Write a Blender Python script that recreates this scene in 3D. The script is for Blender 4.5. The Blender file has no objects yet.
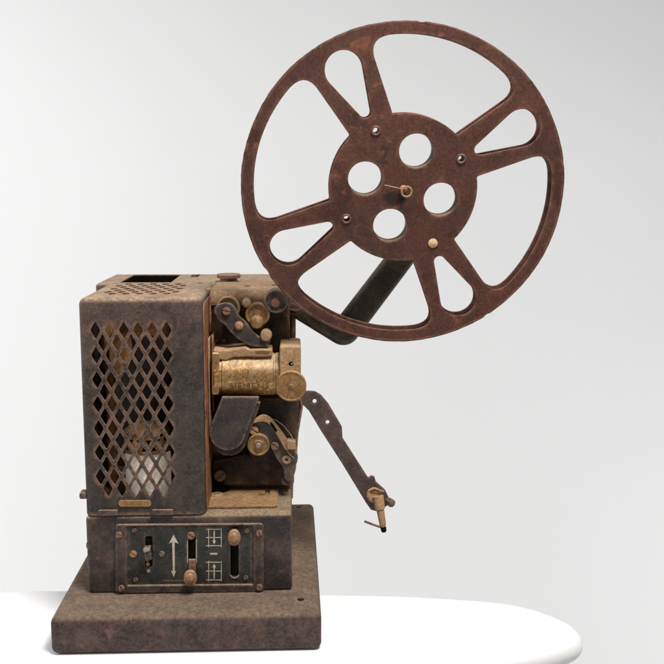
import bpy, bmesh, math, random
from mathutils import Vector, Matrix
random.seed(7)
S = bpy.context.scene
COL = S.collection
PI = math.pi
R = math.radians

# ------------------------------------------------------------------ camera
FPX = 947.4; W = 664.0
CAM = Vector((0.0, -1.07, 0.5472))
TH = .14784; PS = .0431; RO = .00166
FWD = Vector((math.sin(PS)*math.cos(TH), math.cos(PS)*math.cos(TH), -math.sin(TH)))
RGT = Vector((math.cos(PS), -math.sin(PS), 0)); UPV = RGT.cross(FWD)
RGT, UPV = RGT*math.cos(RO)+UPV*math.sin(RO), UPV*math.cos(RO)-RGT*math.sin(RO)
cd = bpy.data.cameras.new('camera'); cam = bpy.data.objects.new('camera', cd); COL.objects.link(cam)
cd.sensor_width = 36; cd.lens = 36*FPX/W; cd.clip_start = .05; cd.clip_end = 60
rot = Matrix((RGT, UPV, -FWD)).transposed().to_4x4()
cam.matrix_world = Matrix.Translation(CAM) @ rot
S.camera = cam

# ------------------------------------------------------------------ world, lamps, exposure
wd = bpy.data.worlds.new('World'); S.world = wd; wd.use_nodes = True
bg = wd.node_tree.nodes['Background']; bg.inputs[0].default_value = (.97, .985, 1, 1); bg.inputs[1].default_value = .23

def lamp(name, loc, target, size, power, col=(1, 1, 1), sizey=None):
    d = bpy.data.lights.new(name, 'AREA'); d.energy = power; d.color = col
    d.shape = 'RECTANGLE'; d.size = size; d.size_y = sizey or size
    o = bpy.data.objects.new(name, d); COL.objects.link(o); o.location = loc
    o.rotation_euler = (Vector(target)-Vector(loc)).to_track_quat('-Z', 'Y').to_euler()
    return o
lamp('softbox_lamp', (.35, -.55, 1.75), (-.05, .1, .1), .5, 39, (1, .97, .93))
lamp('side_lamp', (-1.5, -.35, .8), (-.1, .3, .2), .8, 6.5, (.95, .97, 1))
lamp('backdrop_lamp', (-1.9, .75, .9), (-.5, 2.2, .35), 1.3, 24, (1, 1, 1))
lamp('backdrop_floor_lamp', (1.9, .6, -.3), (.9, 2.3, -.1), 1.0, 13, (.97, .98, 1))
S.view_settings.view_transform = 'Standard'; S.view_settings.look = 'None'
S.view_settings.exposure = 0; S.view_settings.gamma = 1

# ------------------------------------------------------------------ layout helpers (real positions on real planes)
def ray(px, py): return FWD + RGT*((px-332)/FPX) + UPV*((332-py)/FPX)
def P(px, py, Y):
    d = ray(px, py); t = (Y-CAM.y)/d.y; return CAM + d*t
def Q(px, py, Z):
    d = ray(px, py); t = (Z-CAM.z)/d.z; return CAM + d*t
def mm(px, Y): return px*(Y-CAM.y)/FPX          # size of px pixels at depth Y, metres

# ------------------------------------------------------------------ materials
def N(nt, t, **k):
    n = nt.nodes.new(t)
    for a, b in k.items(): setattr(n, a, b)
    return n
def noise(nt, co, scale, detail=6, rough=.6, dist=0):
    n = N(nt, 'ShaderNodeTexNoise'); n.inputs['Scale'].default_value = scale; n.inputs['Detail'].default_value = detail
    n.inputs['Roughness'].default_value = rough; n.inputs['Distortion'].default_value = dist
    nt.links.new(co, n.inputs['Vector']); return n.outputs['Fac']
def mrange(nt, v, a, b, c=0, d=1):
    n = N(nt, 'ShaderNodeMapRange'); n.interpolation_type = 'SMOOTHSTEP'; nt.links.new(v, n.inputs[0])
    for i, x in enumerate((a, b, c, d)): n.inputs[i+1].default_value = x
    return n.outputs[0]
def mul(nt, a, b, op='MULTIPLY'):
    n = N(nt, 'ShaderNodeMath', operation=op, use_clamp=True)
    for i, x in enumerate((a, b)):
        if isinstance(x, (int, float)): n.inputs[i].default_value = x
        else: nt.links.new(x, n.inputs[i])
    return n.outputs[0]
def mix(nt, f, a, b):
    n = N(nt, 'ShaderNodeMix', data_type='RGBA')
    if isinstance(f, (int, float)): n.inputs[0].default_value = f
    else: nt.links.new(f, n.inputs[0])
    for i, x in ((6, a), (7, b)):
        if isinstance(x, tuple): n.inputs[i].default_value = (*x, 1)
        else: nt.links.new(x, n.inputs[i])
    return n.outputs[2]

RUST = (.16, .055, .022); DUST = (.40, .28, .17)
def metal(name, c1, c2, rust=.3, rustc=RUST, dust=.7, dustc=DUST, metallic=.15, rough=.6, sc=1., bump=.35, edge=.35, edgec=(.26, .2, .17), film=.12, grain=.42, heat=None, stain=.5, chips=.5, spots=()):
    m = bpy.data.materials.new(name); m.use_nodes = True; nt = m.node_tree
    bs = nt.nodes['Principled BSDF']; L = nt.links
    co = N(nt, 'ShaderNodeTexCoord').outputs['Object']
    c = mix(nt, mrange(nt, noise(nt, co, 22*sc, 5), .38, .62), c1, c2)
    # fine mottling
    f = noise(nt, co, 330, 5, .75)
    mm_ = mrange(nt, f, .3, .7, 1-grain, 1+grain*1.1)
    if heat:
        sz = N(nt, 'ShaderNodeSeparateXYZ'); L.new(co, sz.inputs[0])
        hz = N(nt, 'ShaderNodeMath', operation='MULTIPLY_ADD'); L.new(noise(nt, co, 16, 5, .7), hz.inputs[0]); hz.inputs[1].default_value = .14; L.new(sz.outputs['Z'], hz.inputs[2])
        c = mix(nt, mrange(nt, hz.outputs[0], .115, .19, 0, .75), c, heat)
    vm = N(nt, 'ShaderNodeVectorMath', operation='SCALE'); L.new(c, vm.inputs[0]); L.new(mm_, vm.inputs['Scale']); c = vm.outputs[0]
    # old dark stains and drips
    st = mrange(nt, noise(nt, co, 13*sc, 7, .62, 1.2), .5, .66)
    c = mix(nt, mul(nt, st, stain), c, tuple(x*.32 for x in c1))
    # fine directional scratches
    mp = N(nt, 'ShaderNodeMapping'); mp.inputs['Scale'].default_value = (1, 1, .035); mp.inputs['Rotation'].default_value = (.3, .55, .2); L.new(co, mp.inputs['Vector'])
    scn = mrange(nt, noise(nt, mp.outputs[0], 900, 3, .5), .665, .70)
    scn = mul(nt, scn, mrange(nt, noise(nt, co, 30, 4), .5, .62))
    c = mix(nt, mul(nt, scn, .35), c, tuple(min(1, x*1.6+.05) for x in c2))
    # rust patches
    rn = noise(nt, co, 48*sc, 9, .68, .4)
    t = .66-.26*rust
    rm = mrange(nt, rn, t, t+.12)
    rc = mix(nt, mrange(nt, noise(nt, co, 150*sc, 5), .35, .65), rustc, tuple(min(1, x*2.1) for x in rustc))
    c = mix(nt, mul(nt, rm, min(1, .35+rust)), c, rc)
    # general dust film with clumps and fine specks
    dn = noise(nt, co, 34*sc, 8, .7)
    c = mix(nt, mul(nt, mrange(nt, dn, .4, .68), film*1.7), c, dustc)
    sp = noise(nt, co, 620, 3, .6)
    c = mix(nt, mul(nt, mrange(nt, sp, .63, .72), .35), c, dustc)
    # dust settled on what faces up
    g = N(nt, 'ShaderNodeNewGeometry'); sx = N(nt, 'ShaderNodeSeparateXYZ'); L.new(g.outputs['Normal'], sx.inputs[0])
    up = mrange(nt, sx.outputs['Z'], .25, .85)
    up = mul(nt, up, mrange(nt, noise(nt, co, 150, 8, .75), .3, .62, .62, 1))
    up = mul(nt, up, mrange(nt, noise(nt, co, 26, 7, .7, .6), .36, .56, .68, 1))
    dc = mix(nt, mrange(nt, noise(nt, co, 240, 7, .78), .36, .66), tuple(x*.52 for x in dustc), tuple(min(1, x*1.2) for x in dustc))
    c = mix(nt, mul(nt, up, dust), c, dc)
    # worn edges
    if edge > 0:
        bv = N(nt, 'ShaderNodeBevel', samples=4); bv.inputs['Radius'].default_value = .0016
        dt = N(nt, 'ShaderNodeVectorMath', operation='DOT_PRODUCT'); L.new(bv.outputs[0], dt.inputs[0]); L.new(g.outputs['Normal'], dt.inputs[1])
        e = mrange(nt, dt.outputs['Value'], .995, .9)
        e = mul(nt, e, mrange(nt, noise(nt, co, 180, 5, .7), .4, .6))
        c = mix(nt, mul(nt, e, edge), c, edgec)
        # chipped paint creeping in from the edges, rust below
        b3 = N(nt, 'ShaderNodeBevel', samples=4); b3.inputs['Radius'].default_value = .007
        d3 = N(nt, 'ShaderNodeVectorMath', operation='DOT_PRODUCT'); L.new(b3.outputs[0], d3.inputs[0]); L.new(g.outputs['Normal'], d3.inputs[1])
        near = mrange(nt, d3.outputs['Value'], 1, .93, -.12, .12)
        ad = N(nt, 'ShaderNodeMath', operation='ADD'); L.new(noise(nt, co, 115*sc, 9, .72, .3), ad.inputs[0]); L.new(near, ad.inputs[1])
        ch = mrange(nt, ad.outputs[0], .585, .62)
        c = mix(nt, mul(nt, ch, chips), c, mix(nt, mrange(nt, noise(nt, co, 400, 3), .4, .6), tuple(min(1, x*1.9+.02) for x in rustc), edgec))
    for (sx_, sz_, rx_, rz_, colr, amt) in spots:      # placed spots: stains, and the spindle's painted shadow
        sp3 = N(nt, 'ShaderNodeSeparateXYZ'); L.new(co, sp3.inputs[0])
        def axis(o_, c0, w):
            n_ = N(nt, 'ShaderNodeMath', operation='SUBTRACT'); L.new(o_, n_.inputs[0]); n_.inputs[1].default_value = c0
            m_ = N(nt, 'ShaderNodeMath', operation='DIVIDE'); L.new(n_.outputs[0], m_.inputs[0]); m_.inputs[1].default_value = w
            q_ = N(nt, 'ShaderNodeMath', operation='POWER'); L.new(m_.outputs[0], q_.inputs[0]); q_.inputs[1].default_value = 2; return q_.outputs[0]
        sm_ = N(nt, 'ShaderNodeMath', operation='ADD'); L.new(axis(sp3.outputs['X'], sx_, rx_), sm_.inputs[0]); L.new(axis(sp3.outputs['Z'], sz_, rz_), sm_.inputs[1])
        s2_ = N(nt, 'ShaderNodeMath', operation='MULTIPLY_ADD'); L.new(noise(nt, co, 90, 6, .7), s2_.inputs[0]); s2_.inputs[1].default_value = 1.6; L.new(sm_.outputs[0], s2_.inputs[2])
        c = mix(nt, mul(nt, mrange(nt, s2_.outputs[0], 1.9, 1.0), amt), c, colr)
    L.new(c, bs.inputs['Base Color'])
    rr = mrange(nt, noise(nt, co, 90*sc, 6), .3, .7, rough-.12, rough+.2)
    rr = mul(nt, rr, mul(nt, up, dust*.6), 'ADD'); L.new(rr, bs.inputs['Roughness'])
    me = mul(nt, mul(nt, rm, up, 'MAXIMUM'), -metallic, 'MULTIPLY')
    mt = N(nt, 'ShaderNodeMath', operation='MULTIPLY', use_clamp=True)
    inv = N(nt, 'ShaderNodeMath', operation='SUBTRACT', use_clamp=True); inv.inputs[0].default_value = 1; L.new(mul(nt, rm, up, 'MAXIMUM'), inv.inputs[1])
    L.new(inv.outputs[0], mt.inputs[0]); mt.inputs[1].default_value = metallic; L.new(mt.outputs[0], bs.inputs['Metallic'])
    bs.inputs['Specular IOR Level'].default_value = .35
    b1 = N(nt, 'ShaderNodeBump'); b1.inputs['Strength'].default_value = bump; b1.inputs['Distance'].default_value = .0009
    hs = mul(nt, mul(nt, f, .5), mul(nt, rn, .5), 'ADD')
    L.new(hs, b1.inputs['Height'])
    b2 = N(nt, 'ShaderNodeBump'); b2.inputs['Strength'].default_value = .5; b2.inputs['Distance'].default_value = .0025
    L.new(noise(nt, co, 14*sc, 3), b2.inputs['Height']); L.new(b2.outputs[0], b1.inputs['Normal']); L.new(b1.outputs[0], bs.inputs['Normal'])
    return m
def plain(name, c, rough=.6, metallic=0, emit=None):
    m = bpy.data.materials.new(name); m.use_nodes = True; nt = m.node_tree; bs = nt.nodes['Principled BSDF']
    co = N(nt, 'ShaderNodeTexCoord').outputs['Object']
    cc = mix(nt, mrange(nt, noise(nt, co, 160, 5, .7), .3, .7), tuple(x*.7 for x in c), tuple(min(1, x*1.2) for x in c))
    nt.links.new(cc, bs.inputs['Base Color']); bs.inputs['Roughness'].default_value = rough; bs.inputs['Metallic'].default_value = metallic
    return m

M = {}
M['housing'] = metal('housing_paint', (.031, .026, .024), (.044, .035, .031), rust=.15, rustc=(.13, .06, .04), dust=.9, dustc=(.44, .31, .21), film=.05, edge=.8, edgec=(.36, .21, .11), chips=.75, heat=(.095, .054, .043), rough=.62)
M['base'] = metal('base_paint', (.032, .026, .026), (.048, .033, .030), rust=.34, rustc=(.10, .045, .033), dust=.85, film=.08, rough=.6)
M['plinth'] = metal('plinth_rusty', (.068, .039, .035), (.052, .039, .037), rust=.4, rustc=(.10, .045, .036), dust=.72, dustc=(.27, .19, .125), film=.08, rough=.75, sc=.8, edge=.3, grain=.6, bump=.8)
M['reel'] = metal('reel_rust', (.092, .032, .020), (.066, .026, .018), rust=.4, rustc=(.13, .042, .02), dust=.35, dustc=(.25, .15, .1), film=.05, rough=.62, sc=.7, bump=.3, edge=.5, edgec=(.26, .15, .11), metallic=.1)
M['reel_front'] = metal('reel_front_rust', (.092, .032, .020), (.066, .026, .018), rust=.4, rustc=(.13, .042, .02), dust=.35, dustc=(.25, .15, .1), film=.05, rough=.62, sc=.7, bump=.3, edge=.5, edgec=(.26, .15, .11), metallic=.1, spots=[(-.010, -.012, .018, .011, (.012, .008, .006), .85), (.03, -.06, .03, .02, (.12, .036, .022), .25)])  # first spot: oil stain with the spindle's cast shadow painted in
M['inner'] = metal('black_oily_shade', (.018, .012, .009), (.036, .022, .014), rust=.35, rustc=(.09, .035, .012), dust=.6, film=.08, rough=.6, edge=.2)  # oily black; also paints shade in the hub holes and roller well
M['mech'] = metal('mechanism_brown', (.14, .075, .034), (.085, .05, .026), rust=.5, rustc=(.17, .065, .02), dust=.9, dustc=(.46, .30, .175), film=.2, rough=.6)
M['orange'] = metal('orange_rust', (.30, .13, .04), (.40, .21, .085), rust=.5, rustc=(.18, .06, .018), dust=.6, film=.15, rough=.7)
M['sheet'] = metal('hot_rusty_sheet', (.13, .045, .016), (.25, .105, .035), rust=.6, rustc=(.2, .065, .018), dust=.5, film=.1, rough=.7, sc=1.6)
M['tan'] = metal('dusty_tan', (.43, .26, .125), (.27, .155, .075), rust=.2, rustc=(.16, .08, .04), dust=.8, dustc=(.52, .35, .2), film=.2, rough=.7)
M['gold'] = metal('tarnished_brass', (.38, .20, .06), (.25, .125, .038), rust=.35, rustc=(.17, .08, .025), dust=.5, dustc=(.6, .45, .26), metallic=.55, rough=.45, film=.12)
M['barrel'] = metal('barrel_brass', (.50, .29, .11), (.29, .155, .05), rust=.4, rustc=(.17, .07, .022), dust=.5, dustc=(.78, .64, .45), metallic=.65, rough=.36, film=.14, stain=.6, chips=.3, grain=.75, bump=.6)
M['grey'] = metal('grey_gunmetal', (.055, .046, .041), (.08, .064, .054), rust=.2, rustc=(.13, .06, .03), dust=.75, dustc=(.42, .31, .2), metallic=.3, rough=.5, film=.1)
M['cover'] = metal('black_cover', (.036, .030, .030), (.045, .036, .034), rust=.05, rustc=(.12, .04, .04), dust=.6, film=.04, rough=.6, edge=.9, edgec=(.33, .28, .26), bump=.2)
M['arm'] = metal('arm_dark', (.04, .031, .024), (.06, .045, .032), rust=.32, rustc=(.085, .045, .03), dust=.3, film=.06, rough=.5, metallic=.3)
M['lever'] = metal('lever_brown', (.075, .05, .044), (.06, .042, .038), rust=.25, rustc=(.12, .055, .035), dust=.3, film=.06, rough=.65, metallic=.2)
M['panelblack'] = metal('control_black', (.014, .017, .016), (.022, .025, .023), rust=.1, rustc=(.09, .045, .02), dust=.5, film=.05, rough=.42, edge=.3)
M['redscrew'] = metal('rusty_screw', (.22, .09, .06), (.15, .06, .04), rust=.4, rustc=(.2, .08, .05), dust=.7, film=.15, rough=.6, sc=3)
M['palescrew'] = metal('pale_screw', (.45, .4, .33), (.3, .26, .2), rust=.1, dust=.5, film=.1, rough=.5, metallic=.4, sc=3)
M['mark'] = plain('cream_marking', (.52, .45, .34), .7)
M['engrave'] = plain('engraved_dark', (.15, .085, .03), .7)
M['faint'] = plain('faint_lettering', (.16, .13, .10), .8)
M['darkink'] = plain('dark_ink', (.035, .02, .017), .7)
M['void'] = plain('unlit_black', (.006, .005, .004), .95)  # near black that paints shade inside openings, also used for plain black parts
M['void'].node_tree.nodes['Principled BSDF'].inputs['Specular IOR Level'].default_value = .02
M['glass'] = metal('frosted_lamp_tube', (.88, .78, .66), (.8, .7, .58), rust=.05, dust=.4, film=.03, metallic=0, rough=.45, edge=0, bump=.1)
M['knob'] = metal('amber_knob', (.36, .15, .05), (.24, .12, .06), rust=.3, rustc=(.3, .12, .03), dust=.8, dustc=(.40, .31, .22), film=.16, rough=.3, sc=2)

b_ = M['glass'].node_tree.nodes['Principled BSDF']; b_.inputs['Emission Color'].default_value = (1, .86, .72, 1); b_.inputs['Emission Strength'].default_value = .13   # emission added to make the lamp tube look pale

# ------------------------------------------------------------------ object helpers
WL = {}
def finish(me, ang=32):
    bm = bmesh.new(); bm.from_mesh(me)
    bmesh.ops.remove_doubles(bm, verts=bm.verts, dist=1e-6)
    bmesh.ops.recalc_face_normals(bm, faces=bm.faces)
    a = R(ang)
    for f in bm.faces: f.smooth = True
    for e in bm.edges:
        lf = e.link_faces
        e.smooth = not (len(lf) == 2 and (e.calc_face_angle(0) > a or lf[0].material_index != lf[1].material_index))
    for f in bm.faces: f.material_index = 0
    bm.to_mesh(me); bm.free()
def props(o, label=None, cat=None, group=None, kind=None):
    if label: o['label'] = label
    if cat: o['category'] = cat
    if group: o['group'] = group
    if kind: o['kind'] = kind
    return o
def link(name, me, mat, parent=None, label=None, ang=32):
    finish(me, ang)
    me.name = name
    vs = [v.co for v in me.vertices]
    lo = Vector([min(v[i] for v in vs) for i in range(3)]); hi = Vector([max(v[i] for v in vs) for i in range(3)])
    c = (lo+hi)/2
    me.transform(Matrix.Translation(-c))
    o = bpy.data.objects.new(name, me); COL.objects.link(o)
    me.materials.clear(); me.materials.append(M[mat] if isinstance(mat, str) else mat)
    WL[o.name] = c.copy()
    if parent: o.parent = parent; o.location = c-WL[parent.name]
    else: o.location = c
    if label: o['label'] = label
    return o
def empty(name, loc, **k):
    o = bpy.data.objects.new(name, None); COL.objects.link(o); o.location = loc; o.empty_display_size = .05
    WL[o.name] = Vector(loc); return props(o, **k)
def tomesh(ob):
    COL.objects.link(ob); dg = bpy.context.evaluated_depsgraph_get()
    me = bpy.data.meshes.new_from_object(ob.evaluated_get(dg)); bpy.data.objects.remove(ob); return me
def join(*ms):
    bm = bmesh.new()
    for m in ms: bm.from_mesh(m)
    me = bpy.data.meshes.new('joined'); bm.to_mesh(me); bm.free(); return me
def fillet(pts, rad, n=7):
    """pts (x,y[,r]) closed outline -> rounded"""
    out = []; k = len(pts)
    for i in range(k):
        p = Vector(pts[i][:2]); a = Vector(pts[i-1][:2]); b = Vector(pts[(i+1) % k][:2])
        r = pts[i][2] if len(pts[i]) > 2 else rad
        u = (a-p); v = (b-p); lu, lv = u.length, v.length; u.normalize(); v.normalize()
        ang = u.angle(v, 0)
        if r <= 0 or ang > PI-.03: out.append(tuple(p)); continue
        t = min(r/math.tan(ang/2), lu*.49, lv*.49); r2 = t*math.tan(ang/2)
        bis = (u+v).normalized(); cc = p+bis*(r2/math.sin(ang/2))
        s = p+u*t; e = p+v*t; a0 = math.atan2(s.y-cc.y, s.x-cc.x); a1 = math.atan2(e.y-cc.y, e.x-cc.x)
        d = (a1-a0+PI) % (2*PI)-PI
        for j in range(n+1):
            th = a0+d*j/n; out.append((cc.x+r2*math.cos(th), cc.y+r2*math.sin(th)))
    return out
def circ(cx, cy, r, n=28, ry=None): return [(cx+r*math.cos(2*PI*i/n), cy+(ry or r)*math.sin(2*PI*i/n)) for i in range(n)]
def smooth(pts, n=6):
    out = []; k = len(pts)
    for i in range(k):
        p0, p1, p2, p3 = [Vector(pts[(i+j-1) % k]) for j in range(4)]
        for s in range(n):
            t = s/n
            out.append(tuple(.5*((2*p1)+(-p0+p2)*t+(2*p0-5*p1+4*p2-p3)*t*t+(-p0+3*p1-3*p2+p3)*t**3)))
    return out
def slab2(outer, holes, th, bevel=0, res=3):
    """outline in local XY, thickness th about z=0"""
    cu = bpy.data.curves.new('c', 'CURVE'); cu.dimensions = '2D'; cu.fill_mode = 'BOTH'
    for pl in [outer]+list(holes):
        s = cu.splines.new('POLY'); s.points.add(len(pl)-1); s.use_cyclic_u = True
        for i, p in enumerate(pl): s.points[i].co = (p[0], p[1], 0, 1)
    cu.extrude = max(th/2-bevel, 1e-5); cu.bevel_depth = bevel; cu.bevel_resolution = res; cu.offset = -bevel
    ob = bpy.data.objects.new('tmp', cu); me = tomesh(ob); bpy.data.curves.remove(cu)
    for p in me.polygons: p.material_index = 1 if abs(p.normal.z) > .9995 else 0   # flat faces keep a flat shade
    return me
def stand(me, Y):          # local XY -> world XZ plane centred at depth Y
    me.transform(Matrix(((1, 0, 0, 0), (0, 0, -1, Y), (0, 1, 0, 0), (0, 0, 0, 1)))); return me
def plate(pts, Y0, Y1, holes=(), bevel=.001, rad=0, sm=False):
    """outline in photograph pixels taken on the front plane Y0 -> solid from Y0 to Y1"""
    if rad: pts = fillet(pts, rad)
    if sm: pts = smooth(pts)
    f = lambda pl: [(P(x, y, Y0).x, P(x, y, Y0).z) for x, y in pl]
    return stand(slab2(f(pts), [f(h) for h in holes], abs(Y1-Y0), bevel), (Y0+Y1)/2)
def box(x0, x1, y0, y1, z0, z1, bevel=.002, seg=3, cuts=0):
    bm = bmesh.new(); bmesh.ops.create_cube(bm, size=1)
    for v in bm.verts: v.co = Vector(((x0+x1)/2+v.co.x*(x1-x0), (y0+y1)/2+v.co.y*(y1-y0), (z0+z1)/2+v.co.z*(z1-z0)))
    if bevel: bmesh.ops.bevel(bm, geom=list(bm.edges), offset=bevel, segments=seg, profile=.5, affect='EDGES')
    me = bpy.data.meshes.new('b'); bm.to_mesh(me); bm.free(); return me
def lathe(prof, org, axis=(0, -1, 0), seg=40, sx=1, sy=1):
    """prof: (t, r) along axis from org"""
    ax = Vector(axis).normalized(); q = Vector((0, 0, 1)).rotation_difference(ax)
    bm = bmesh.new(); rings = []
    for t, r in prof:
        if r < 1e-6: rings.append([bm.verts.new(Vector((0, 0, t)))])
        else: rings.append([bm.verts.new(Vector((r*sx*math.cos(2*PI*i/seg), r*sy*math.sin(2*PI*i/seg), t))) for i in range(seg)])
    for a, b in zip(rings, rings[1:]):
        for i in range(seg):
            j = (i+1) % seg
            if len(a) == 1 and len(b) == 1: continue
            if len(a) == 1: bm.faces.new((a[0], b[i], b[j]))
            elif len(b) == 1: bm.faces.new((a[i], b[0], a[j]))
            else: bm.faces.new((a[i], a[j], b[j], b[i]))
    me = bpy.data.meshes.new('l'); bm.to_mesh(me); bm.free()
    me.transform(Matrix.Translation(Vector(org)) @ q.to_matrix().to_4x4()); return me
def rod(pts, r, seg=12):
    cu = bpy.data.curves.new('c', 'CURVE'); cu.dimensions = '3D'; cu.bevel_depth = r; cu.bevel_resolution = 3; cu.use_fill_caps = True
    s = cu.splines.new('POLY'); s.points.add(len(pts)-1)
    for i, p in enumerate(pts): s.points[i].co = (*p, 1)
    ob = bpy.data.objects.new('tmp', cu); me = tomesh(ob); bpy.data.curves.remove(cu); return me
def boolean(a, cutters):
    oa = bpy.data.objects.new('a', a); COL.objects.link(oa); tmp = []
    for c in cutters:
        oc = bpy.data.objects.new('c', c); COL.objects.link(oc); tmp.append(oc)
        md = oa.modifiers.new('b', 'BOOLEAN'); md.operation = 'DIFFERENCE'; md.solver = 'EXACT'; md.object = oc
    bpy.context.view_layer.update()
    dg = bpy.context.evaluated_depsgraph_get(); me = bpy.data.meshes.new_from_object(oa.evaluated_get(dg))
    for o in tmp+[oa]: bpy.data.objects.remove(o)
    return me
def screw(px, py, Y, rpx, parent, mat='redscrew', h=None, slot=35, name='screw', label=None):
    r = mm(rpx, Y); h = h or r*.7; c = P(px, py, Y)
    if rpx <= 2.4:
        me = lathe([(-.002, 0), (-.002, r), (h*.5, r), (h*.85, r*.82), (h, r*.5), (h, 0)], c, seg=20)
    else:
        b = lathe([(-.002, 0), (-.002, r), (h*.45, r), (h*.45, 0)], c, seg=24)
        w = r*.15; a0 = math.asin(w/r); hv = []
        for q in (0, PI):
            pts = [(r*math.cos(q+a0+(PI-2*a0)*k/14), r*math.sin(q+a0+(PI-2*a0)*k/14)) for k in range(15)]
            m_ = slab2(pts, [], h*.55, min(h*.25, r*.12), 2); stand(m_, 0); hv.append(m_)
        hv = join(*hv); hv.transform(Matrix.Translation(c+Vector((0, -h*.72, 0))) @ Matrix.Rotation(R(slot), 4, 'Y')); me = join(b, hv)
    return link(name, me, mat, parent, label)
def drum(px, py, Y, rpx, depth, parent, name, mat, lip=.12, groove=.86, bore=.3, label=None):
    """grooved guide roller with its axis towards the viewer; Y is its front face"""
    r = mm(rpx, Y); c = P(px, py, Y)
    pr = [(0, 0), (0, bore*r), (.0002, bore*r), (-.0035, bore*r*1.15), (-.0035, r*(1-lip*2.2)), (0, r*(1-lip*1.6)), (.0004, r*(1-lip*.7)), (-.0006, r), (-depth*.2, r), (-depth*.26, r*groove), (-depth*.74, r*groove), (-depth*.8, r), (-depth, r), (-depth, 0)]
    return link(name, lathe(pr, c), mat, parent, label)

# ------------------------------------------------------------------ setting
def white(name, c, rough, bumps=0):
    m = bpy.data.materials.new(name); m.use_nodes = True; nt = m.node_tree; bs = nt.nodes['Principled BSDF']
    co = N(nt, 'ShaderNodeTexCoord').outputs['Object']
    cc = mix(nt, mrange(nt, noise(nt, co, 1.3, 3), .3, .7), tuple(x*.985 for x in c), c)
    nt.links.new(cc, bs.inputs['Base Color']); bs.inputs['Roughness'].default_value = rough; return m
bm = bmesh.new(); prof = [(-2.2, -.75)] + [(.9, -.75)]
for i in range(1, 17):
    a = PI/2*i/16; prof.append((.9+1.4*math.sin(a), -.75+1.4*(1-math.cos(a))))
prof += [(2.3, 3.2)]
rows = [[bm.verts.new((x, y, z)) for y, z in prof] for x in (-4.5, 4.5)]
for i in range(len(prof)-1): bm.faces.new((rows[0][i], rows[0][i+1], rows[1][i+1], rows[1][i]))
me = bpy.data.meshes.new('backdrop'); bm.to_mesh(me); bm.free()
bd = link('backdrop', me, white('backdrop_white', (.80, .80, .80), .95), ang=60); bd['kind'] = 'structure'

outline = smooth([(.362, .030), (.352, .080), (.295, .130), (.19, .156), (.095, .168), (-.1, .182), (-.4, .198), (-.6, .13), (-.66, -.04), (-.56, -.24), (-.3, -.33), (.0, -.25), (.15, -.10), (.225, -.040), (.32, -.004)], 8)
tbl = empty('table', (-.12, -.05, -.75), label='white table with a rounded edge, under the rusty film projector', cat='table')
me = slab2(outline, [], .034, .0165, 8); me.transform(Matrix.Translation((0, 0, -.0172)))
link('tabletop', me, white('table_white', (.93, .93, .93), .5), tbl)
link('support_board', box(-.262, .012, .13, .398, -.0325, -.0009, .004), white('board_white', (.9, .9, .9), .5), tbl)
link('leg', lathe([(0, 0), (0, .2), (.02, .2), (.03, .03), (.712, .03), (.714, 0)], (-.12, -.05, -.749), (0, 0, 1)), 'palescrew', tbl)

# ------------------------------------------------------------------ projector
YF = .070                                   # front plane of lamp housing and base cabinet
pj = empty('film_projector', (-.14, .2, 0), label='old rusty film projector with a perforated lamp housing on a heavy plinth', cat='film projector')

# plinth
ptop = .0467
xl = P(50, 640, 0).x; xr = P(321.5, 640, 0).x
pl = box(xl, xr, 0, .409, .0005, ptop, .008, 5)
hole = lathe([(-.012, 0), (-.012, .0045), (.01, .0045), (.01, 0)], Q(300.5, 599.5, ptop), (0, 0, 1), 20)
hole2 = lathe([(-.012, 0), (-.012, .004), (.01, .004), (.01, 0)], Q(298.5, 507, ptop), (0, 0, 1), 20)
pl = boolean(pl, [hole, hole2])
plinth = link('plinth', pl, 'plinth', pj)

# base cabinet
xbl = P(88, 590, YF).x; xbr = P(292, 560, YF).x
zs = P(100, 516.5, YF).z                     # shelf height
base = link('base_cabinet', box(xbl, xbr, YF, .400, ptop-.001, zs, .005, 4), 'base', pj)
for (px, py) in ((86, 545), (86.5, 563)):
    link('side_bolt', lathe([(0, 0), (0, .006), (.003, .006), (.005, .003), (.005, 0)], (xbl+.001, .09, P(px, py, .09).z), (-1, 0, 0), 16), 'lever', base)

# lamp housing: hollow thin shell with diamond vents
X0 = P(78.5, 330, YF).x; X1 = P(203.5, 400, YF).x; ZT = .420; ZB = zs+.0015; YB = .272
t = .0022
outer = box(X0, X1, YF, YB, ZB-.014, ZT, .009, 5)
under = box(X0-.02, X1+.02, YF-.02, YB+.02, ZB-.03, ZB, 0)
inner = box(X0+t, X1-t, YF+t, YB-t, ZB-.02, ZT-t, .0075, 4)
def prisms(cs, axis):
    bm = bmesh.new()
    for (a, b, w, h, c0, c1) in cs:
        q = [(a-w, b), (a, b-h), (a+w, b), (a, b+h)]; q2 = []
        for i in range(4):                       # slightly rounded tips
            p = Vector(q[i]); n1 = Vector(q[i-1]); n2 = Vector(q[(i+1) % 4])
            q2 += [p.lerp(n1, .09), p.lerp(n2, .09)]
        f = {'y': lambda u, v, c: (u, c, v), 'z': lambda u, v, c: (u, v, c), 'x': lambda u, v, c: (c, u, v)}[axis]
        lo = [bm.verts.new(f(u, v, c0)) for u, v in q2]; hi = [bm.verts.new(f(u, v, c1)) for u, v in q2]
        bm.faces.new(lo); bm.faces.new(hi[::-1])
        for i in range(8): bm.faces.new((lo[i], hi[i], hi[(i+1) % 8], lo[(i+1) % 8]))
    bmesh.ops.recalc_face_normals(bm, faces=bm.faces)
    me = bpy.data.meshes.new('p'); bm.to_mesh(me); bm.free(); return me
xa = P(95.2, 330, YF).x; dx = (P(166.5, 330, YF).x-xa)/5; za = P(130, 330.3, YF).z; zb = P(130, 488.3, YF).z; dz = (za-zb)/13
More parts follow.
